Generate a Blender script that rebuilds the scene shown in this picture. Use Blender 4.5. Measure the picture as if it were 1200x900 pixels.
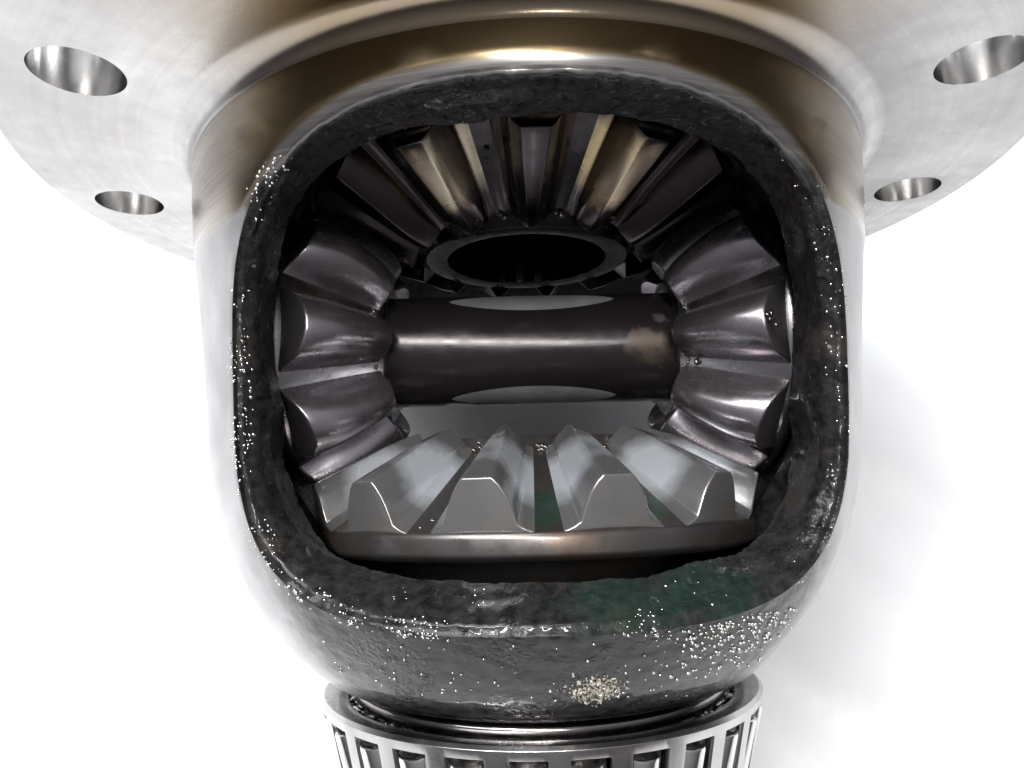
import bpy, bmesh, math, random
from mathutils import Matrix, Vector, noise

for o in list(bpy.data.objects):
    bpy.data.objects.remove(o, do_unlink=True)

S = 0.001                       # all the shapes below are in millimetres
PI = math.pi
scene = bpy.context.scene
COL = scene.collection

# ------------------------------------------------------------------ frame of the casting
# Local frame: Y = axis of the differential (flange at +Y), Z = out of the front window.
# It lies on its flange rim and on the small end of the bearing, so the axis is tilted.
PA = Vector((0, 35.5, -101.0)); PB = Vector((0, -90.0, -38.2))
along = (PA - PB).normalized()
nrm = Vector((0, -along.z, along.y))
if nrm.z < 0: nrm = -nrm
xw = Vector((1, 0, 0)); yw = nrm.cross(xw)
ROT = Matrix((xw, yw, nrm)).to_4x4()
M = Matrix.Translation(Vector((0, 0, -(nrm.dot(PA)) * S))) @ ROT

# ------------------------------------------------------------------ camera
cam = bpy.data.cameras.new('camera'); cam.lens = 26.0; cam.sensor_width = 36.0
cam.sensor_fit = 'HORIZONTAL'; cam.clip_start = 0.005; cam.clip_end = 50
co = bpy.data.objects.new('camera', cam); COL.objects.link(co)
Rc = (Matrix.Rotation(0.143, 4, 'X') @ Matrix.Rotation(-0.024, 4, 'Y') @ Matrix.Rotation(-0.025, 4, 'Z'))
co.matrix_world = M @ Matrix.Translation(Vector((-7.874, -30.469, 160)) * S) @ Rc
scene.camera = co

# ------------------------------------------------------------------ world and lamps
w = bpy.data.worlds.new('World'); scene.world = w; w.use_nodes = True
_t = w.node_tree; _bg = _t.nodes['Background']          # a plain room: pale ceiling, darker towards the walls
_tc = _t.nodes.new('ShaderNodeTexCoord'); _sx = _t.nodes.new('ShaderNodeSeparateXYZ'); _rp = _t.nodes.new('ShaderNodeValToRGB')
_t.links.new(_tc.outputs['Generated'], _sx.inputs[0]); _t.links.new(_sx.outputs['Z'], _rp.inputs['Fac'])
_rp.color_ramp.elements[0].position = 0.1; _rp.color_ramp.elements[0].color = (0.21, 0.19, 0.22, 1)
_rp.color_ramp.elements[1].position = 0.9; _rp.color_ramp.elements[1].color = (0.95, 0.96, 1.0, 1)
_t.links.new(_rp.outputs['Color'], _bg.inputs[0]); _bg.inputs[1].default_value = 0.40

def area(name, loc, target, sx, sy, power, col):
    l = bpy.data.lights.new(name, 'AREA'); l.shape = 'RECTANGLE'; l.size = sx; l.size_y = sy
    l.energy = power; l.color = col
    o = bpy.data.objects.new(name, l); COL.objects.link(o)
    o.location = loc
    d = (Vector(target) - Vector(loc)).normalized()
    o.rotation_euler = d.to_track_quat('-Z', 'Y').to_euler()
def from_case(x, y, z):         # a place given along the axes of the casting, in metres
    return M @ Vector((x, y, z))
area('ceiling_tube', from_case(-0.25, 0.40, 1.40), from_case(0, 0, 0), 1.3, 0.07, 25, (1.0, 0.99, 0.97))
area('ceiling_panel', from_case(-0.55, 1.0, 1.0), from_case(0, 0, 0), 1.5, 0.9, 26, (0.95, 0.98, 1.0))

scene.render.engine = 'CYCLES'
scene.view_settings.view_transform = 'Standard'
scene.view_settings.look = 'None'
scene.view_settings.exposure = 0.0
scene.view_settings.gamma = 1.0
scene.cycles.max_bounces = 6
scene.cycles.glossy_bounces = 4
scene.cycles.diffuse_bounces = 2
scene.cycles.use_denoising = True
scene.cycles.use_adaptive_sampling = True
scene.cycles.adaptive_threshold = 0.02

# ------------------------------------------------------------------ materials
class NT:
    def __init__(self, name):
        self.m = bpy.data.materials.new(name); self.m.use_nodes = True
        self.t = self.m.node_tree; self.b = self.t.nodes['Principled BSDF']
        self.co = self.t.nodes.new('ShaderNodeTexCoord').outputs['Object']
    def n(self, kind): return self.t.nodes.new(kind)
    def l(self, a, b): self.t.links.new(a, b)
    def noise(self, scale, detail=4, rough=0.55, stretch=None, vec=None):
        x = self.n('ShaderNodeTexNoise'); x.inputs['Scale'].default_value = scale
        x.inputs['Detail'].default_value = detail; x.inputs['Roughness'].default_value = rough
        v = vec or self.co
        if stretch:
            mp = self.n('ShaderNodeMapping'); mp.inputs['Scale'].default_value = stretch
            self.l(v, mp.inputs['Vector']); v = mp.outputs['Vector']
        self.l(v, x.inputs['Vector'])
        return x.outputs['Fac']
    def ramp(self, fac, pts):
        r = self.n('ShaderNodeValToRGB'); e = r.color_ramp.elements
        while len(e) < len(pts): e.new(0.5)
        for k, (p, c) in enumerate(pts):
            e[k].position = p
            e[k].color = (c, c, c, 1) if not hasattr(c, '__len__') else (*c, 1)
        self.l(fac, r.inputs['Fac']); return r.outputs['Color']
    def mix(self, fac, a, b, mode='MIX'):
        x = self.n('ShaderNodeMix'); x.data_type = 'RGBA'; x.blend_type = mode
        for sock, val in ((x.inputs[0], fac), (x.inputs[6], a), (x.inputs[7], b)):
            if isinstance(val, (int, float)): sock.default_value = val
            elif isinstance(val, tuple): sock.default_value = (*val, 1)
            else: self.l(val, sock)
        return x.outputs[2]
    def math(self, op, a, b=None, clamp=False):
        x = self.n('ShaderNodeMath'); x.operation = op; x.use_clamp = clamp
        for sock, val in ((x.inputs[0], a), (x.inputs[1], b)):
            if val is None: continue
            if isinstance(val, (int, float)): sock.default_value = val
            else: self.l(val, sock)
        return x.outputs[0]
    def blob(self, centre, radius, wob=0.5, nscale=220):
        """soft-edged irregular stain or painted light round a point of the thing (mm)"""
        d = self.n('ShaderNodeVectorMath'); d.operation = 'DISTANCE'
        self.l(self.co, d.inputs[0]); d.inputs[1].default_value = tuple(c * S for c in centre)
        dd = self.math('DIVIDE', d.outputs['Value'], radius * S)
        nn = self.math('MULTIPLY', self.math('SUBTRACT', self.noise(nscale, 5), 0.5), wob * 2.4)
        return self.ramp(self.math('ADD', dd, nn), [(0.55, 1.0), (1.0, 0.0)])
    def bump(self, h, strength, dist, prev=None):
        x = self.n('ShaderNodeBump'); x.inputs['Strength'].default_value = strength
        x.inputs['Distance'].default_value = dist
        self.l(h, x.inputs['Height'])
        if prev is not None: self.l(prev, x.inputs['Normal'])
        return x.outputs['Normal']
    def set(self, **k):
        names = dict(color='Base Color', metal='Metallic', rough='Roughness', coat='Coat Weight',
                     coat_rough='Coat Roughness', normal='Normal', coat_normal='Coat Normal', spec='Specular IOR Level')
        for a, v in k.items():
            s = self.b.inputs[names[a]]
            if isinstance(v, (int, float)): s.default_value = v
            elif isinstance(v, tuple): s.default_value = (*v, 1)
            else: self.l(v, s)
        return self.m

def steel(name, col, r0, r1, scale=260, stretch=None, bump=0.06, coat=0.0, stain=None, stain_amt=0.5, extra=None, metal=1.0, rings=False):
    n = NT(name)
    big = n.noise(scale * 0.25, 5); fine = n.noise(scale * 6, 3, stretch=stretch)
    c = n.mix(n.ramp(big, [(0.35, 0.0), (0.7, 1.0)]), col, tuple(x * 0.72 for x in col))
    if stain: c = n.mix(n.math('MULTIPLY', n.ramp(n.noise(scale * 0.13, 6, 0.65), [(0.5, 0.0), (0.68, 1.0)]), stain_amt), c, stain)
    r = n.ramp(n.noise(scale, 5), [(0.3, r0), (0.72, r1)])
    if rings:
        sx = n.n('ShaderNodeSeparateXYZ'); n.l(n.co, sx.inputs[0])
        rr = n.math('SQRT', n.math('ADD', n.math('MULTIPLY', sx.outputs[0], sx.outputs[0]), n.math('MULTIPLY', sx.outputs[2], sx.outputs[2])))
        cb = n.n('ShaderNodeCombineXYZ'); n.l(rr, cb.inputs[0]); n.l(n.math('MULTIPLY', sx.outputs[1], 1.0), cb.inputs[1])
        rn = n.noise(700, 3, 0.7, vec=cb.outputs[0])
        smear = n.noise(38, 7, 0.68)
        c = n.mix(n.math('MULTIPLY', n.ramp(smear, [(0.42, 0.0), (0.62, 1.0)]), 0.4), c, tuple(x * 0.66 for x in col))
        r = n.mix(0.35, r, n.ramp(rn, [(0.3, r0), (0.7, r1 + 0.1)]))
        c = n.mix(n.math('MULTIPLY', n.ramp(rn, [(0.4, 0.0), (0.75, 1.0)]), 0.14), c, tuple(x * 0.5 for x in col))
    if extra:
        for centre, rad, sc, srough in extra:
            k = n.blob(centre, rad, 0.12 if rad > 30 else (1.0 if rad < 7 else 0.22), 40 if rad > 30 else 260)
            c = n.mix(n.math('MULTIPLY', k, 0.85), c, sc)
            if srough is not None: r = n.mix(k, r, (srough,) * 3)
    nb = n.bump(fine, bump, 0.0002)
    return n.set(color=c, metal=metal, rough=r, normal=nb, coat=coat, coat_rough=0.06)

MAT = {}
MAT['gear'] = steel('oiled_gear_steel', (0.36, 0.33, 0.36), 0.2, 0.34, coat=0.15, stain=(0.24, 0.20, 0.18), stain_amt=0.5, metal=0.9)
MAT['gear_top'] = steel('shaded_gear_steel', (0.075, 0.062, 0.066), 0.16, 0.30, coat=0.2, stain=(0.12, 0.085, 0.06), stain_amt=0.5)  # dark base: the shade on the upper gear is put into its colour
MAT['gear_lit'] = steel('painted_lit_flank_steel', (0.075, 0.062, 0.066), 0.16, 0.30, coat=0.2,
                         extra=[((3.5, -27, 37), 9.5, (0.62, 0.47, 0.27), 0.28), ((-3.5, -27, 37), 9.5, (0.60, 0.53, 0.40), 0.28)])  # straw patches: light on the flanks, painted into the colour
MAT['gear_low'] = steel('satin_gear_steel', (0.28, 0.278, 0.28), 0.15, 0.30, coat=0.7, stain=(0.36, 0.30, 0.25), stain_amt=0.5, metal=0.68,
                        extra=[((6.2, -26.5, 34), 8.6, (0.90, 0.94, 1.0), 0.28), ((-6.2, -26.5, 34), 8.6, (0.90, 0.94, 1.0), 0.28)])  # blue-white flank patches: reflected light painted into the colour
MAT['blank_low'] = steel('satin_blank_steel', (0.17, 0.16, 0.155), 0.22, 0.42, coat=0.2, stain=(0.20, 0.125, 0.085), stain_amt=0.8, metal=0.86,
                         extra=[((1.0, -33.5, 39.5), 5.5, (0.10, 0.19, 0.145), None), ((18, -34, 35), 4.5, (0.11, 0.18, 0.145), None)])
MAT['gear_body'] = steel('gear_blank_steel', (0.20, 0.18, 0.18), 0.18, 0.4, coat=0.3, stain=(0.15, 0.09, 0.065), stain_amt=0.7)
MAT['blank_pin'] = steel('pinion_blank_steel', (0.50, 0.48, 0.50), 0.2, 0.32, coat=0.15, stain=(0.3, 0.24, 0.2), stain_amt=0.4)
MAT['flat'] = steel('bare_ground_steel', (0.50, 0.49, 0.50), 0.3, 0.45, scale=500, metal=0.55, stretch=(0.1, 1, 1), bump=0.2)
MAT['shaft'] = steel('black_shaft_steel', (0.034, 0.028, 0.029), 0.16, 0.28, stretch=(0.15, 1, 1), metal=0.5,
                     extra=[((24, -1.5, 11.8), 4.6, (0.075, 0.055, 0.04), 0.4), ((26.5, 4, 11.2), 1.8, (0.11, 0.105, 0.1), 0.4)])
MAT['machined'] = steel('machined_flange_steel', rings=True, col=(0.52, 0.51, 0.507), r0=0.22, r1=0.36, bump=0.05, stain=(0.42, 0.39, 0.36), stain_amt=0.6,
                        extra=[((-3, 35.5, 88), 66, (0.27, 0.205, 0.125), 0.2)])  # brown patch: reflection of the case, painted into the flange colour
MAT['hole'] = steel('bored_hole_steel', (0.78, 0.77, 0.76), 0.14, 0.28, bump=0.05)
MAT['cage'] = steel('pressed_cage_steel', (0.62, 0.61, 0.60), 0.2, 0.3, bump=0.05, stain=(0.42, 0.38, 0.34), stain_amt=0.5)
MAT['roller'] = steel('ground_roller_steel', (0.82, 0.81, 0.80), 0.10, 0.18, bump=0.02)
MAT['ring'] = steel('bearing_ring_steel', (0.28, 0.26, 0.26), 0.10, 0.2, coat=0.4, bump=0.03)
MAT['dark'] = steel('oily_and_shaded_steel', (0.032, 0.028, 0.03), 0.2, 0.4, coat=0.25)  # oily steel; also carries the upper gear blank's shade as colour

def cast_material():
    n = NT('oily_cast_iron_and_turned_steel')
    at = n.n('ShaderNodeAttribute'); at.attribute_name = 'wear'
    sp = n.n('ShaderNodeSeparateColor'); n.l(at.outputs['Color'], sp.inputs['Color'])
    grime, turned, brown = sp.outputs[0], sp.outputs[1], sp.outputs[2]
    v1 = n.noise(520, 4, 0.6); v3 = n.noise(85, 4)
    skin = n.mix(n.ramp(v3, [(0.3, 0.0), (0.7, 1.0)]), (0.54, 0.535, 0.54), (0.38, 0.376, 0.38))
    turn_l = n.noise(60, 3, stretch=(1, 40, 1))
    tcol = n.mix(n.ramp(turn_l, [(0.3, 0.0), (0.7, 1.0)]), (0.56, 0.54, 0.52), (0.36, 0.34, 0.31))
    tcol = n.mix(brown, tcol, (0.25, 0.19, 0.11))
    c = n.mix(turned, skin, tcol)
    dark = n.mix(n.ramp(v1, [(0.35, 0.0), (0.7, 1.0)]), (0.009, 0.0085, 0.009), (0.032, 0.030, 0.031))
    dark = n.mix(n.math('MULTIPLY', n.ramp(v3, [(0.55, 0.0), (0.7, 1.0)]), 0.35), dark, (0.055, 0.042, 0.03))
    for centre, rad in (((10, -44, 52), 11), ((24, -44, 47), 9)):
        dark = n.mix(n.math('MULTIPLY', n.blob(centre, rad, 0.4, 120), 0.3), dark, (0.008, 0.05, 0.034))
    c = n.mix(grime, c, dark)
    rough = n.mix(grime, n.mix(turned, (0.36,) * 3, (0.24,) * 3), n.ramp(v1, [(0.3, 0.22), (0.7, 0.5)]))
    metal = n.math('SUBTRACT', 1.0, n.math('MULTIPLY', grime, 0.92))
    # sand grain of the casting, wetted by oil: small domes that each catch a glint
    vo = n.n('ShaderNodeTexVoronoi'); vo.inputs['Scale'].default_value = 1150; vo.inputs['Randomness'].default_value = 1.0
    wob = n.n('ShaderNodeVectorMath'); wob.operation = 'ADD'
    nz = n.n('ShaderNodeTexNoise'); nz.inputs['Scale'].default_value = 600; nz.inputs['Detail'].default_value = 1
    n.l(n.co, nz.inputs['Vector'])
    sc = n.n('ShaderNodeVectorMath'); sc.operation = 'SCALE'; sc.inputs['Scale'].default_value = 0.0012
    n.l(nz.outputs['Color'], sc.inputs[0]); n.l(n.co, wob.inputs[0]); n.l(sc.outputs[0], wob.inputs[1])
    n.l(wob.outputs[0], vo.inputs['Vector'])
    dome = n.ramp(vo.outputs['Distance'], [(0.0, 1.0), (0.62, 0.0)])
    patch = n.ramp(n.noise(95, 3, 0.6), [(0.47, 0.0), (0.60, 1.0)])
    wet = n.math('MULTIPLY', n.math('MULTIPLY', dome, patch), grime)
    g1 = n.bump(n.math('MULTIPLY', v1, grime), 0.42, 0.0006)
    g2 = n.bump(wet, 0.6, 0.0004)
    n.set(color=c, metal=metal, rough=rough, normal=g1, coat=n.math('MULTIPLY', grime, 0.45), coat_rough=0.05, coat_normal=g2, spec=n.math('SUBTRACT', 0.5, n.math('MULTIPLY', grime, 0.32)))
    return n.m
MAT['cast'] = cast_material()

def sheet_material():
    n = NT('white_bench_sheet')
    c = n.mix(n.ramp(n.noise(14, 6), [(0.3, 0.0), (0.7, 1.0)]), (0.86, 0.86, 0.87), (0.80, 0.80, 0.82))
    return n.set(color=c, rough=0.35, normal=n.bump(n.noise(60, 5), 0.3, 0.002))
MAT['sheet'] = sheet_material()

# ------------------------------------------------------------------ helpers
def mesh_obj(name, verts, faces, mat, parent=None, angle=35, scale=S, loose=False):
    me = bpy.data.meshes.new(name)
    me.from_pydata([tuple(c * scale for c in v) for v in verts], [], faces)
    me.update(); me.validate()
    me.shade_smooth()
    if angle: me.set_sharp_from_angle(angle=math.radians(angle))
    me.materials.append(MAT[mat])
    o = bpy.data.objects.new(name, me); COL.objects.link(o)
    if parent: o.parent = parent
    return o

def thing(name, label, cat, group=None, local=Matrix()):
    o = bpy.data.objects.new(name, None); COL.objects.link(o)
    o.empty_display_size = 0.02
    o.matrix_world = M @ local
    o['label'] = label; o['category'] = cat
    if group: o['group'] = group
    return o

def lathe(prof, seg=128, closed=True):
    """prof: list of (r, y); axis Y"""
    v, f = [], []
    n = len(prof)
    for k in range(seg):
        a = 2 * PI * k / seg
        for r, y in prof: v.append((r * math.sin(a), y, r * math.cos(a)))
    m = n if closed else n - 1
    for k in range(seg):
        k2 = (k + 1) % seg
        for i in range(m):
            j = (i + 1) % n
            f.append((k * n + i, k * n + j, k2 * n + j, k2 * n + i))
    return v, f

def bevel_prof(pts, r=0.6, closed=True):
    """round the corners of an (r, y) polyline"""
    out = []; n = len(pts)
    for i in range(n):
        p = Vector(pts[i])
        if not closed and i in (0, n - 1): out.append(tuple(p)); continue
        a = Vector(pts[i - 1]) - p; b = Vector(pts[(i + 1) % n]) - p
        q = min(r, a.length * 0.4, b.length * 0.4)
        s = p + a.normalized() * q; e = p + b.normalized() * q
        for t in (0, 0.5, 1):
            out.append(tuple((1 - t) ** 2 * s + 2 * t * (1 - t) * p + t * t * e))
    return out

def fix_normals(o):
    bm = bmesh.new(); bm.from_mesh(o.data)
    bmesh.ops.recalc_face_normals(bm, faces=bm.faces); bm.to_mesh(o.data); bm.free()
    return o

# ------------------------------------------------------------------ the bench sheet
def bench():
    N = 250; L = 2.4; v = []; f = []
    for j in range(N + 1):
        for i in range(N + 1):
            u = (i / N * 2 - 1); t = (j / N * 2 - 1)
            x = math.copysign(abs(u) ** 2.4, u) * L / 2; y = math.copysign(abs(t) ** 2.4, t) * L / 2
            z = -0.0022
            d = math.hypot(x - 0.16, y + 0.14)
            k = math.exp(-(d / 0.14) ** 2)
            p = Vector((x * 22 + y * 14, y * 9 - x * 6, 3.1))
            z += k * (0.003 * max(0, 1 - abs(noise.noise(p)) * 5) + 0.002 * abs(noise.noise(p * 2.7)))
            v.append((x, y, z))
    for j in range(N):
        for i in range(N):
            a = j * (N + 1) + i; f.append((a, a + 1, a + N + 2, a + N + 1))
    o = mesh_obj('bench_sheet', v, f, 'sheet', None, angle=0, scale=1.0)
    o['kind'] = 'structure'; o['label'] = 'white sheet covering the bench under the differential'
    return o
bench()

# ------------------------------------------------------------------ the differential case
case = thing('differential_case', 'steel differential case with wide cast window and drilled ring flange', 'differential case')

OUT = [(34.5, 69.2), (25, 69.0), (12, 68.1), (-3, 66.5), (-19, 65.1), (-27, 64.2), (-34, 62.7), (-39, 61.2), (-43, 59.6), (-47, 57.8),
       (-51, 55.3), (-54.5, 52.8), (-58, 50.0), (-61, 47.2), (-64, 43.6), (-66, 40.0)]
def r_out(y):
    if y >= OUT[0][0]: return OUT[0][1]
    for (y1, r1), (y0, r0) in zip(OUT, OUT[1:]):
        if y0 <= y <= y1: return r0 + (r1 - r0) * (y - y0) / (y1 - y0)
    return OUT[-1][1]
def r_in(y): return math.sqrt(max(57.0 ** 2 - y * y, 30.0 ** 2))

def smooth(a, b, x):
    t = min(1, max(0, (x - a) / (b - a))); return t * t * (3 - 2 * t)

def r_win(y): return max(r_in(y), r_out(y) - 11)

def contour(t, q, grow=0.0):
    """window outline in the XY plane; q = 0 at the outer skin, 1 at the cavity"""
    ax = 48.0 - 2.3 * smooth(0, 0.42, q) + 0.7 * smooth(0.42, 1, q) + grow; yt = 24.6 + 0.2 * q + grow; yb = -49.2 + 5.2 * q - grow
    c, s = math.cos(t), math.sin(t)
    up = smooth(-0.15, 0.35, s); rt = smooth(-0.3, 0.3, c)
    n = 3.6 * (1 - up) + up * (3.3 * (1 - rt) + 2.9 * rt + 0.7 * q)
    k = (abs(c) ** n + abs(s) ** n) ** (-1 / n)
    cy = (yt + yb) / 2; hy = (yt - yb) / 2
    return ax * k * c, cy + hy * k * s

def fbm(p, s):
    return noise.noise(p * s) * 0.6 + noise.noise(p * s * 2.3) * 0.3 + noise.noise(p * s * 5.1) * 0.18


def half_shell():
    NT_ = 560
    ts = sorted([2 * PI * k / NT_ for k in range(NT_)])
    YB, YT = -66.0, 34.5
    verts, cols = [], []
    rings = []
    # outer skin: from the silhouette rectangle to the window lip
    so = [1 - (k / 34) ** 0.8 for k in range(34)] + [0.0]
    def add(p, col):
        verts.append(p); cols.append(col); return len(verts) - 1
    def lip(t):
        return contour(t, 0)
    for s in so:
        ring = []
        for t in ts:
            x0, y0 = contour(t, 0, 1.1)
            ph0 = math.asin(max(-1, min(1, x0 / r_out(y0))))
            cy = -10.8
            dx, dy = ph0, (y0 - cy) / 40.0
            kk = []
            if abs(dx) > 1e-6: kk.append((PI / 2) / abs(dx))
            if dy > 1e-6: kk.append((YT - cy) / 40.0 / dy)
            if dy < -1e-6: kk.append((cy - YB) / 40.0 / -dy)
            K = min(kk)
            g = 1 + (K - 1) * s
            ph = dx * g; y = cy + dy * g * 40.0
            rad = r_out(y)
            p = Vector((rad * math.sin(ph), y, rad * math.cos(ph)))
            dist = math.hypot((g - 1) * dx * 60, (g - 1) * dy * 40)
            nz = fbm(p, 0.11)
            # grime: a dark oily band round the window, the whole front below it
            gr = 1 - smooth(0.2 + nz * 0.6, 1.5 + nz, dist) if y > -34 else 0
            a = abs(math.degrees(ph))
            low = (1 - smooth(40 + nz * 5, 58 + nz * 5, a)) * smooth(-30, -44, y + nz * 3)
            side = (1 - smooth(0.1, 1.7 + nz * 0.8, dist))
            gr = max(gr, low, side * (1 if y < -10 else 0.9))
            if y > 24 and a < 50: gr = max(0, 1 - smooth(0.2, 1.2, dist + nz * 0.4))
            tu = smooth(12.5, 13.5, y + 0.12 * math.degrees(ph) * 0.05)
            br = tu * (1 - smooth(30 + nz * 12, 66, a))
            lipm = (1 - smooth(0.9 + nz * .6, 1.7 + nz * .6, dist)) * smooth(16, 20, y)
            br *= 1 - lipm
            gr *= 1 - smooth(16, 20, y)
            rad -= 0.55 * max(0, 1 - dist / 2.6) ** 2 * smooth(14, 20, y)
            p = Vector((rad * math.sin(ph), y, rad * math.cos(ph)))
            rough = 0.16 * gr
            p = p + Vector((math.sin(ph), 0, math.cos(ph))) * (fbm(p, 0.45) * rough * 1.5 - 0.25 * (1 - tu) * smooth(0, 1, 1))
            ring.append(add(tuple(p), (gr, tu, br)))
        rings.append(ring)
    # rounded lip and the cast wall of the window
    qs = [0.0, 0.02, 0.05, 0.09, 0.14, 0.2, 0.27, 0.34, 0.42, 0.5, 0.58, 0.66, 0.74, 0.82, 0.9, 0.96, 1.0]
    for q in qs:
        ring = []
        for t in ts:
            grow = 1.1 * (1 - q / 0.09) ** 2 if q < 0.09 else 0.0
            x, y = contour(t, q, grow)
            ro, ri = r_out(y), r_win(y)
            qq = q
            rad = ro + (ri - ro) * qq - (0.55 * smooth(14, 20, y) if q == 0 else 0.55)
            rad = max(rad, abs(x) + 3)
            # ragged flash line and small ledges of the cut
            led = 0.9 * smooth(0.42, 0.5, q) * smooth(-0.1, 0.25, noise.noise(Vector((t * 2.4, 1.7, 0))))
            p = Vector((x, y, math.sqrt(max(rad * rad - x * x, 4))))
            nd = Vector((x, y + 10.8, 0)).normalized()
            am = min(1, q / 0.05)
            p += nd * (fbm(p, 0.33) * 0.6 + fbm(p, 1.1) * 0.16) * am * (-1) - nd * led
            p.z += fbm(p + Vector((9, 3, 1)), 0.5) * 0.35 * am
            lg = 1.0 if q > 0.03 else 1 - smooth(16, 20, y)
            ring.append(add(tuple(p), (lg, 1 - lg, 0.0)))
        rings.append(ring)
    # cavity wall, back out to the meridian
    for s in (0.03, 0.1, 0.25, 0.5, 0.75, 1.0):
        ring = []
        for t in ts:
            x0, y0 = contour(t, 1.0)
            ph0 = math.asin(max(-1, min(1, x0 / max(r_in(y0), abs(x0) + 1.5))))
            cy = -8.8; dx, dy = ph0, (y0 - cy) / 40.0
            kk = []
            if abs(dx) > 1e-6: kk.append((PI / 2) / abs(dx))
            if dy > 1e-6: kk.append((46 - cy) / 40.0 / dy)
            if dy < -1e-6: kk.append((cy + 54) / 40.0 / -dy)
            g = 1 + (min(kk) - 1) * s
            ph = dx * g; y = cy + dy * g * 40
            rad = r_in(y) + (r_win(y0) - r_in(y)) * (1 - smooth(0, 0.25, s))
            rad = rad if s > 0.05 else max(rad, abs(x0) + 1.5)
            p = Vector((rad * math.sin(ph), y, rad * math.cos(ph)))
            p += p.normalized() * fbm(p, 0.3) * 0.25
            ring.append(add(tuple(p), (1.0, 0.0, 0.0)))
        rings.append(ring)
    faces = []
    for a, b in zip(rings, rings[1:]):
        n = len(a)
        for i in range(n):
            j = (i + 1) % n
            faces.append((a[i], a[j], b[j], b[i]))
    return verts, faces, cols

hv, hf, hc = half_shell()
n0 = len(hv)
verts = hv + [(-x, y, -z) for x, y, z in hv]
faces = hf + [tuple(i + n0 for i in f) for f in hf]
body = mesh_obj('case_body', verts, faces, 'cast', case, angle=50)
ca = body.data.color_attributes.new('wear', 'FLOAT_COLOR', 'POINT')
for k, c in enumerate(hc + hc): ca.data[k].color = (*c, 1)
fix_normals(body)

# bright beads standing in for glints on the wet casting, and a dab of pale grit
MAT['oil'] = NT('brown_gear_oil').set(color=(0.015, 0.011, 0.009), rough=0.04, coat=1.0, coat_rough=0.03)
MAT['glint_bead'] = NT('painted_glint_metal').set(color=(0.80, 0.78, 0.74), metal=1.0, rough=0.12)
MAT['grit'] = NT('pale_metal_grit').set(color=(0.50, 0.46, 0.39), metal=0.25, rough=0.5)
def film():
    rnd = random.Random(21)
    me = body.data; NT_ = 560; NO = 35; NW = 17
    V = [v_.co.copy() / S for v_ in me.vertices[:NT_ * (NO + NW)]]
    N = [v_.normal.copy() for v_ in me.vertices[:NT_ * (NO + NW)]]
    picks = []
    def spot(i, lo, hi): picks.append((V[i], N[i], rnd.uniform(lo, hi)))
    for ring in range(NO + NW):
        q = ring - NO                           # < 0 on the outer skin, 0 at the lip, > 0 down the wall
        for k in range(NT_):
            i = ring * NT_ + k; p = V[i]
            if p.z < 5: continue
            cl = noise.noise(p * 0.16 + Vector((3, 1, 7)))
            pr = 0
            if -3 <= q <= 4 and p.y < -38 and p.x < 16: pr = 0.16 if p.x < -4 else 0.07     # lower left lip
            if -3 <= q <= 5 and p.x < -36 and p.y > -42: pr = 0.12                            # left lip
            if -2 <= q <= 5 and p.x > 38 and -46 < p.y < -22: pr = 0.16                       # lower right lip
            if -2 <= q <= 6 and p.x > 36 and -22 <= p.y < 22: pr = 0.05
            if 9 <= q <= 13 and p.y < -38 and -24 < p.x < -8: pr = 0.10
            if 5 <= q <= 12 and p.y < -38 and 4 < p.x < 30: pr = 0.02
            if pr and rnd.random() < pr * 1.9 * max(0, 0.55 + cl * 2.2): spot(i, 0.10, 0.33)
    for k in range(340):                        # scattered over the lower face, thick towards its right end
        if k < 270: a = math.radians(rnd.gauss(30, 8)); y = -49.5 - abs(rnd.gauss(0, 4.6)) - max(0, 0.55 - a) * 4
        else: a = math.radians(rnd.uniform(-42, 22)); y = rnd.uniform(-62, -50)
        r = r_out(y); n_ = Vector((math.sin(a), -0.5, math.cos(a))).normalized()
        picks.append((Vector((r * math.sin(a), y, r * math.cos(a))), n_, rnd.uniform(0.08, 0.30) if k < 270 else rnd.uniform(0.08, 0.22)))
    bm = bmesh.new(); bmesh.ops.create_icosphere(bm, subdivisions=1, radius=1.0)
    sv = [v_.co.copy() for v_ in bm.verts]; sf = [tuple(v_.index for v_ in f_.verts) for f_ in bm.faces]; bm.free()
    vv, ff = [], []
    for p, n_, r in picks:
        j = Vector((rnd.uniform(-.35, .35), rnd.uniform(-.35, .35), rnd.uniform(-.35, .35)))
        b = len(vv); e = Vector((rnd.uniform(.8, 1.5), rnd.uniform(.8, 1.3), rnd.uniform(.8, 1.2)))
        p = p - n_ * r * 0.45; j -= n_ * j.dot(n_)
        for c in sv: vv.append(tuple(p + j + Vector((c.x * e.x, c.y * e.y, c.z * e.z)) * r))
        ff += [tuple(a_ + b for a_ in f_) for f_ in sf]
    o = mesh_obj('glint_beads', vv, ff, 'glint_bead', case, angle=0); o['kind'] = 'stuff'
    print('beads', len(picks))
    vv, ff = [], []
    for _ in range(420):
        a = rnd.gauss(6.2, 1.9) / 50; y = rnd.gauss(-59.3, 1.15)
        c = Vector((math.sin(a), 0, math.cos(a))) * (r_out(y) + rnd.uniform(-0.1, 0.35)) + Vector((0, y, 0))
        b = len(vv); r = rnd.uniform(0.07, 0.2)
        for _k in range(4): vv.append(tuple(c + Vector((rnd.gauss(0, 1), rnd.gauss(0, 1), rnd.gauss(0, 0.7))) * r))
        ff += [(b, b + 1, b + 2), (b, b + 2, b + 3), (b, b + 3, b + 1), (b + 1, b + 3, b + 2)]
    o = mesh_obj('pale_grit', vv, ff, 'grit', case, angle=20); o['kind'] = 'stuff'
film()

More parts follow.
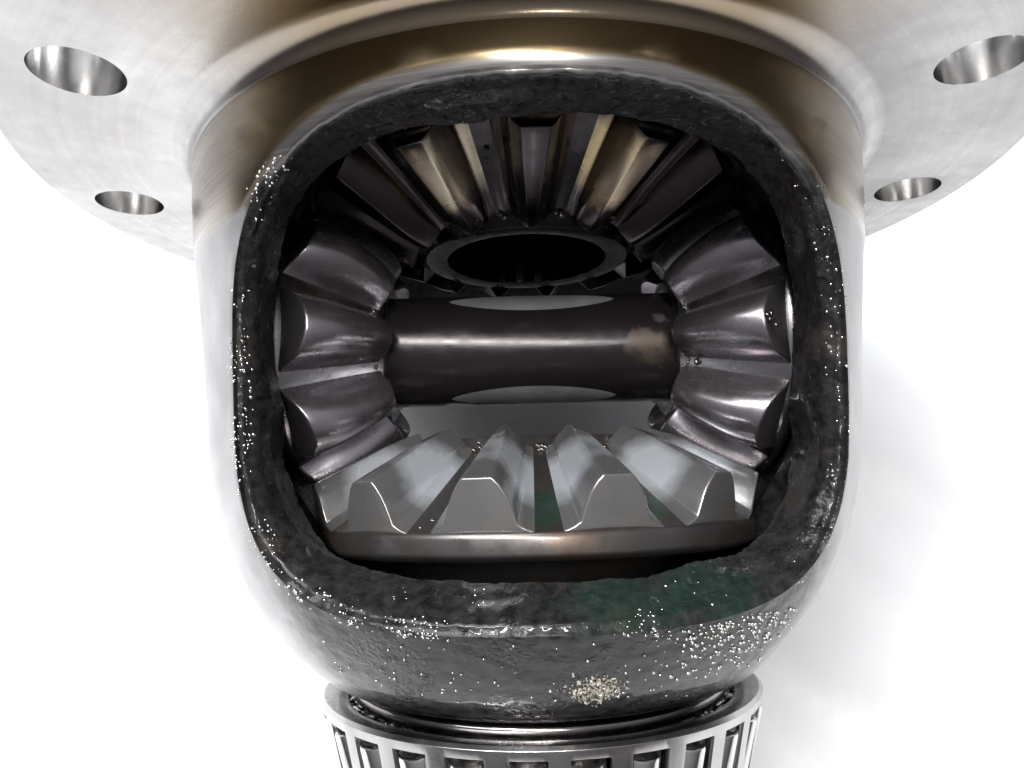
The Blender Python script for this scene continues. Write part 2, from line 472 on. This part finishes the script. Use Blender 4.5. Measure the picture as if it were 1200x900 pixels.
# flange with its ring of bolt holes
def flange():
    HR, HB, NB = 88.3, 6.9, 10
    prof = bevel_prof([(46, 32.0), (69.25, 32.0), (69.6, 33.2), (70.3, 34.2), (71.4, 35.0), (73.0, 35.5), (101, 35.5), (101, 52), (62, 52), (62, 58), (46, 58)], 0.9)
    v, f = lathe(prof, 240)
    o = mesh_obj('ring_flange', v, f, 'machined', case, angle=30); fix_normals(o)
    cutters = []
    for k in range(NB):
        a = -0.004 + k * 2 * PI / NB
        cx, cz = HR * math.cos(a), HR * math.sin(a)
        cp = [(0, 33), (HB, 33), (HB, 53), (0, 53)]
        vv, ff = [], []
        sg = 56
        for j in range(sg):
            b = 2 * PI * j / sg
            for r, y in cp[1:-1]: vv.append((cx + r * math.cos(b), y, cz + r * math.sin(b)))
        m = len(cp) - 2
        for j in range(sg):
            j2 = (j + 1) % sg
            for i in range(m - 1): ff.append((j * m + i, j * m + i + 1, j2 * m + i + 1, j2 * m + i))
        ff.append(tuple(j * m for j in range(sg))); ff.append(tuple(j * m + m - 1 for j in reversed(range(sg))))
        cutters.append((vv, ff))
    V, F = [], []
    for vv, ff in cutters:
        b = len(V); V += vv; F += [tuple(i + b for i in q) for q in ff]
    cut = mesh_obj('bolt_hole_cutter', V, F, 'hole', None, angle=30); fix_normals(cut)
    cut.matrix_world = M
    md = o.modifiers.new('holes', 'BOOLEAN'); md.object = cut; md.operation = 'DIFFERENCE'; md.solver = 'EXACT'
    md.material_mode = 'TRANSFER'
    bpy.context.view_layer.update()
    ev = o.evaluated_get(bpy.context.evaluated_depsgraph_get())
    me = bpy.data.meshes.new_from_object(ev)
    o.modifiers.clear(); o.data = me
    me.set_sharp_from_angle(angle=math.radians(30))
    bpy.data.objects.remove(cut, do_unlink=True)
    # walls of the holes as parts of their own
    bm = bmesh.new(); bm.from_mesh(me)
    idx = [i for i, m_ in enumerate(me.materials) if m_ and m_.name.startswith('bored')]
    print('flange materials', [m_.name for m_ in me.materials], len(bm.faces))
    if idx:
        groups = {}
        for fc in bm.faces:
            if fc.material_index in idx:
                c = fc.calc_center_median(); k = round((math.atan2(c.z, c.x) + 0.004) / (2 * PI / NB)) % NB
                groups.setdefault(k, []).append(fc)
        for k, fs in groups.items():
            vm = {}; vs = []; fl = []
            for fc in fs:
                q = []
                for vt in fc.verts:
                    if vt.index not in vm: vm[vt.index] = len(vs); vs.append(tuple(vt.co))
                    q.append(vm[vt.index])
                fl.append(q)
            mesh_obj('bolt_hole', vs, fl, 'hole', o, angle=30, scale=1.0)
        bmesh.ops.delete(bm, geom=[fc for k in groups for fc in groups[k]], context='FACES')
        bm.to_mesh(me)
    bm.free()
flange()
# journals at both ends
v, f = lathe(bevel_prof([(26, 46), (60, 46), (60, 62), (38, 64), (38, 92), (26, 92)], 1.0), 96)
fix_normals(mesh_obj('upper_journal', v, f, 'machined', case))
v, f = lathe(bevel_prof([(24, -48), (47, -50), (43, -63.6), (41.2, -65.4), (36.4, -66.0), (36.0, -66.6), (31.8, -66.8), (31.8, -93.5), (24, -93.5)], 0.8), 128)
fix_normals(mesh_obj('lower_journal', v, f, 'dark', case))

# ------------------------------------------------------------------ bevel gears
def tooth_mesh(spec, mat):
    (ri0, ai0), (ri1, ai1) = spec['root']        # inner and outer end of the root line (r, a)
    (rc0, ac0), (rc1, ac1) = spec['crest']
    prof = spec['prof']                          # (v, half angle in degrees) from the root to the crest
    NU = 16
    v, f = [], []
    rows = []
    for k in range(NU + 1):
        u = k / NU
        R = (ri0 + (ri1 - ri0) * u, ai0 + (ai1 - ai0) * u)
        C = (rc0 + (rc1 - rc0) * u, ac0 + (ac1 - ac0) * u)
        eb = spec.get('bulge', 0.0) * (max(0, u - 0.55) / 0.45) ** 2.2 + spec.get('bulge_in', 0.0) * (max(0, 0.35 - u) / 0.35) ** 2
        cl = math.hypot(C[0] - R[0], C[1] - R[1])
        C = (C[0] - (C[0] - R[0]) * eb / cl, C[1] - (C[1] - R[1]) * eb / cl)
        crown = spec.get('crown', 0.45) * (2 * u - 1) ** 2
        row = []
        pts = [(vv, -h) for vv, h in prof] + [(vv, h) for vv, h in reversed(prof)]
        for vv, h in pts:
            r = R[0] + (C[0] - R[0]) * vv; a = R[1] + (C[1] - R[1]) * vv
            if 0 < vv: h = h - math.copysign(min(abs(h) * 0.3, crown * (1 if vv > .1 else .3)), h)
            tp = spec.get('taper', 1.0); h *= 1 - (1 - (tp + (1 - tp) * u)) * max(0, vv - 0.35) / 0.65
            t = math.radians(h)
            row.append(len(v)); v.append((r * math.sin(t), -a, r * math.cos(t)))
        rows.append(row)
    n = len(rows[0])
    for a, b in zip(rows, rows[1:]):
        for i in range(n - 1): f.append((a[i], a[i + 1], b[i + 1], b[i]))
    f.append(tuple(rows[0])); f.append(tuple(reversed(rows[-1])))
    me = bpy.data.meshes.new('gear_tooth')
    me.from_pydata([tuple(c * S for c in p) for p in v], [], f); me.update()
    bm = bmesh.new(); bm.from_mesh(me)
    bmesh.ops.recalc_face_normals(bm, faces=bm.faces)
    eg = [e for e in bm.edges if len(e.link_faces) == 2 and e.calc_face_angle(0) > math.radians(28)
          and min(vt.co.x ** 2 + vt.co.z ** 2 for vt in e.verts) > 0]
    bmesh.ops.bevel(bm, geom=eg, offset=spec.get('bevel', 0.55) * S, segments=3, profile=0.6, affect='EDGES', clamp_overlap=True)
    bm.to_mesh(me); bm.free()
    me.shade_smooth(); me.set_sharp_from_angle(angle=math.radians(40))
    me.materials.append(MAT[mat])
    return me

GEARS = []
_lit = {}
def lit_mesh(me):
    if me.name not in _lit:
        c = me.copy(); c.materials.clear(); c.materials.append(MAT['gear_lit']); _lit[me.name] = c
    return _lit[me.name]
def bevel_gear(name, label, local, spec, group, phase, mat):
    g = thing(name, label, 'gear', group, local)
    v, f = lathe(bevel_prof([(r, -a) for r, a in spec['blank']], 0.5), 140)
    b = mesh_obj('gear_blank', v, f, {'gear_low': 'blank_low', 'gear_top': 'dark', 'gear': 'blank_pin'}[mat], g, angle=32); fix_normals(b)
    me = spec.setdefault('mesh_' + mat, None) or tooth_mesh(spec, mat)
    spec['mesh_' + mat] = me
    for k in range(spec['n']):
        t = bpy.data.objects.new('gear_tooth', me); COL.objects.link(t); t.parent = g
        t.rotation_euler = (0, math.radians(phase + 360 / spec['n'] * k), 0)
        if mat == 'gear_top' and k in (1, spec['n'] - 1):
            t.data = lit_mesh(me); t['label'] = 'tooth with a straw coloured flank painted as lit'
    if spec.get('spline'):
        # splined bore
        rs, N = spec['spline'], 24
        vv, ff = [], []
        pr = [(0, rs), (0.18, rs - 1.9), (0.42, rs - 1.9), (0.6, rs)]
        ys = (-spec['bore_a'][0], -spec['bore_a'][1])
        ring = []
        for k in range(N):
            for u, r in pr:
                a = 2 * PI * (k + u) / N
                ring.append((r * math.sin(a), r * math.cos(a)))
        m = len(ring)
        for y in ys:
            for x, z in ring: vv.append((x, y, z))
        for i in range(m): ff.append((i, (i + 1) % m, m + (i + 1) % m, m + i))
        ff.append(tuple(range(m, 2 * m)))
        mesh_obj('splined_bore', vv, ff, 'dark', g, angle=25)
    GEARS.append(g)
    return g

SIDE = dict(n=13, root=[(23.6, 22.4), (44.6, 36.8)], crest=[(25.6, 17.8), (46.2, 28.4)],
            prof=[(-0.03, 11.6), (0.02, 10.0), (0.07, 8.9), (0.14, 8.0), (0.3, 7.5), (0.5, 6.8), (0.7, 5.9), (0.88, 4.7), (1.0, 3.5)],
            blank=[(17.5, 20.2), (22.3, 20.2), (23.4, 22.4), (44.6, 36.9), (44.9, 37.6), (44.9, 40.6), (43.2, 41.6), (30, 42.4), (28, 47), (17.5, 47)],
            spline=17.6, bore_a=(20.25, 46.5), bevel=0.6, bulge_in=0.8, taper=0.45)
PIN = dict(n=9, root=[(15.4, 30.4), (28.0, 47.0)], crest=[(19.6, 26.4), (32.6, 39.2)],
           prof=[(-0.06, 17.8), (0.03, 16.4), (0.13, 15.2), (0.3, 13.9), (0.45, 12.7), (0.6, 11.2), (0.74, 9.4), (0.86, 7.2), (0.95, 4.6), (1.0, 2.0)],
           blank=[(11.6, 29.6), (14.6, 29.4), (15.4, 30.4), (28.0, 47.0), (28.2, 48.2), (27.2, 49.4), (16, 52.0), (11.6, 52.6)],
           bevel=0.5, crown=0.4, bulge=2.0, bulge_in=1.2)
RZ = lambda d: Matrix.Rotation(math.radians(d), 4, 'Z')
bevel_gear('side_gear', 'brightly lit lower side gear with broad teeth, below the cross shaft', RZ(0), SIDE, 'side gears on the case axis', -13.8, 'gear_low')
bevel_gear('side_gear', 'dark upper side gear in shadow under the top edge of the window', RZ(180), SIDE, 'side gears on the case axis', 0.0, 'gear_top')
bevel_gear('pinion_gear', 'small dark gear at the left end of the dark shaft', RZ(-90), PIN, 'pinions on the cross shaft', 0.0, 'gear')
bevel_gear('pinion_gear', 'small dark gear at the right end of the dark shaft, by the tan stain', RZ(90), PIN, 'pinions on the cross shaft', -1.5, 'gear')

# beads of oil caught at the small ends of the grooves
def bead_mesh():
    bm = bmesh.new(); bmesh.ops.create_icosphere(bm, subdivisions=2, radius=1.0 * S)
    me = bpy.data.meshes.new('oil_bead'); bm.to_mesh(me); bm.free(); me.shade_smooth(); me.materials.append(MAT['oil'])
    return me
BEAD = bead_mesh()
def beads(g, spots, seed):
    rnd = random.Random(seed)
    for r, a, th, n, spread in spots:
        for _ in range(n):
            t = math.radians(th + rnd.gauss(0, spread / r * 40)); q = rnd.gauss(0, spread)
            o = bpy.data.objects.new('oil_bead', BEAD); COL.objects.link(o); o.parent = g
            o.location = ((r + q * 0.8) * Vector((math.sin(t), 0, math.cos(t))) + Vector((0, -(a + q * 0.66), 0))) * S
            k = rnd.uniform(0.2, 0.5)
            o.scale = (k * rnd.uniform(0.9, 1.8), k * rnd.uniform(0.8, 1.5), k * 0.7)
P_ = 360 / 13
beads(GEARS[0], [(24.6, 22.6, 0, 6, 0.9), (24.6, 22.6, -P_, 4, 0.8), (24.6, 22.6, P_, 4, 0.8), (43, 36, -P_, 3, 0.8)], 3)
beads(GEARS[1], [(24.4, 22.3, P_ / 2, 4, 0.7), (24.4, 22.3, -P_ / 2, 4, 0.7), (24.4, 22.3, 1.5 * P_, 4, 0.7), (24.4, 22.3, -1.5 * P_, 3, 0.7), (35, 30, P_ / 2, 3, 0.7)], 5)
beads(GEARS[2], [(16, 31, 20, 3, 0.6), (16, 31, -20, 3, 0.6)], 7)
beads(GEARS[3], [(16, 31, 20, 4, 0.6), (16, 31, -20, 4, 0.6), (31.5, 41.5, -2, 5, 1.3)], 11)

# ------------------------------------------------------------------ cross shaft with two oil flats
def shaft():
    R = 11.9; L = 56.0
    sh = thing('cross_shaft', 'dark round cross shaft between the two pinions in the middle of the window', 'shaft')
    xs = [-L, -L + 1] + [-30, 0, 30] + [L - 1, L]
    NA = 160
    v, f = [], []
    for x in xs:
        for k in range(NA):
            a = 2 * PI * k / NA
            r = R if abs(x) < L else R - 1
            v.append((x, r * math.sin(a), r * math.cos(a)))
    for i in range(len(xs) - 1):
        for k in range(NA):
            k2 = (k + 1) % NA
            f.append((i * NA + k, i * NA + k2, (i + 1) * NA + k2, (i + 1) * NA + k))
    f.append(tuple(range(NA))); f.append(tuple((len(xs) - 1) * NA + k for k in reversed(range(NA))))
    o = mesh_obj('shaft_bar', v, f, 'shaft', sh, angle=14); fix_normals(o)
    # two pale lands, lens-shaped, a hair proud of the black bar
    for fa in (math.radians(51), math.radians(-67)):
        vv, ff = [], []; n = 48
        for k in range(n + 1):
            x = -17.0 + 35.0 * k / n
            hw = 3.6 * math.sqrt(max(0, 1 - ((x - 0.5) / 17.5) ** 2)) ** 1.3
            for j in range(7):
                s_ = (j / 6 * 2 - 1) * hw
                q = math.sqrt(R * R - s_ * s_) + 0.05
                vv.append((x, q * math.sin(fa) + s_ * math.cos(fa), q * math.cos(fa) - s_ * math.sin(fa)))
        for k in range(n):
            for j in range(6): ff.append((k * 7 + j, k * 7 + j + 1, k * 7 + j + 8, k * 7 + j + 7))
        mesh_obj('pale_oil_land', vv, ff, 'flat', sh, angle=0)
shaft()

# ------------------------------------------------------------------ tapered roller bearing
def bearing():
    b = thing('roller_bearing', 'silver tapered roller bearing with slotted cage below the case', 'bearing')
    NR = 28
    v, f = lathe(bevel_prof([(32, -66.9), (36.8, -66.9), (37.6, -67.6), (37.6, -70.6), (36.6, -71.2), (32.6, -88.6), (34.6, -89.4), (34.6, -92), (32, -92)], 0.4), 128)
    fix_normals(mesh_obj('inner_ring', v, f, 'ring', b))
    # cage: conical shell with slots, bent-in lips top and bottom
    SUB = 12; seg = NR * SUB
    prof = [(38.6, -69.4), (39.6, -68.7), (41.2, -68.35), (43.2, -68.3), (43.9, -68.9), (43.55, -70.4), (39.75, -86.6), (39.35, -88.4), (38.7, -89.6), (36.6, -90.0)]
    slot_i = 5
    vv = []
    for k in range(seg):
        a = 2 * PI * (k + 0.5) / seg
        for r, y in prof: vv.append((r * math.sin(a), y, r * math.cos(a)))
    n = len(prof); ff = []
    for k in range(seg):
        k2 = (k + 1) % seg
        inslot = (k % SUB) in range(2, 10)
        for i in range(n - 1):
            if i == slot_i and inslot: continue
            ff.append((k * n + i, k2 * n + i, k2 * n + i + 1, k * n + i + 1))
    c = mesh_obj('cage', vv, ff, 'cage', b, angle=30); fix_normals(c)
    md = c.modifiers.new('sheet', 'SOLIDIFY'); md.thickness = 1.1 * S; md.offset = -1
    mb = c.modifiers.new('edge', 'BEVEL'); mb.width = 0.22 * S; mb.segments = 2; mb.limit_method = 'ANGLE'; mb.angle_limit = math.radians(40)
    # rollers
    p0 = Vector((0, -70.9, 40.35)); p1 = Vector((0, -87.4, 36.35))
    ax = p1 - p0; ln = ax.length
    rv, rf = lathe(bevel_prof([(0.01, 0), (3.45, 0), (3.05, -ln), (0.01, -ln)], 0.5, closed=False), 28, closed=False)
    me = mesh_obj('roller', rv, rf, 'roller', b, angle=30)
    fix_normals(me); data = me.data
    q = Vector((0, -1, 0)).rotation_difference(ax.normalized()).to_matrix().to_4x4()
    for k in range(NR):
        o = me if k == 0 else bpy.data.objects.new('roller', data)
        if k: COL.objects.link(o); o.parent = b
        a = 2 * PI * (k * SUB + 6) / seg
        o.matrix_local = Matrix.Rotation(a, 4, 'Y') @ Matrix.Translation(p0 * S) @ q
bearing()
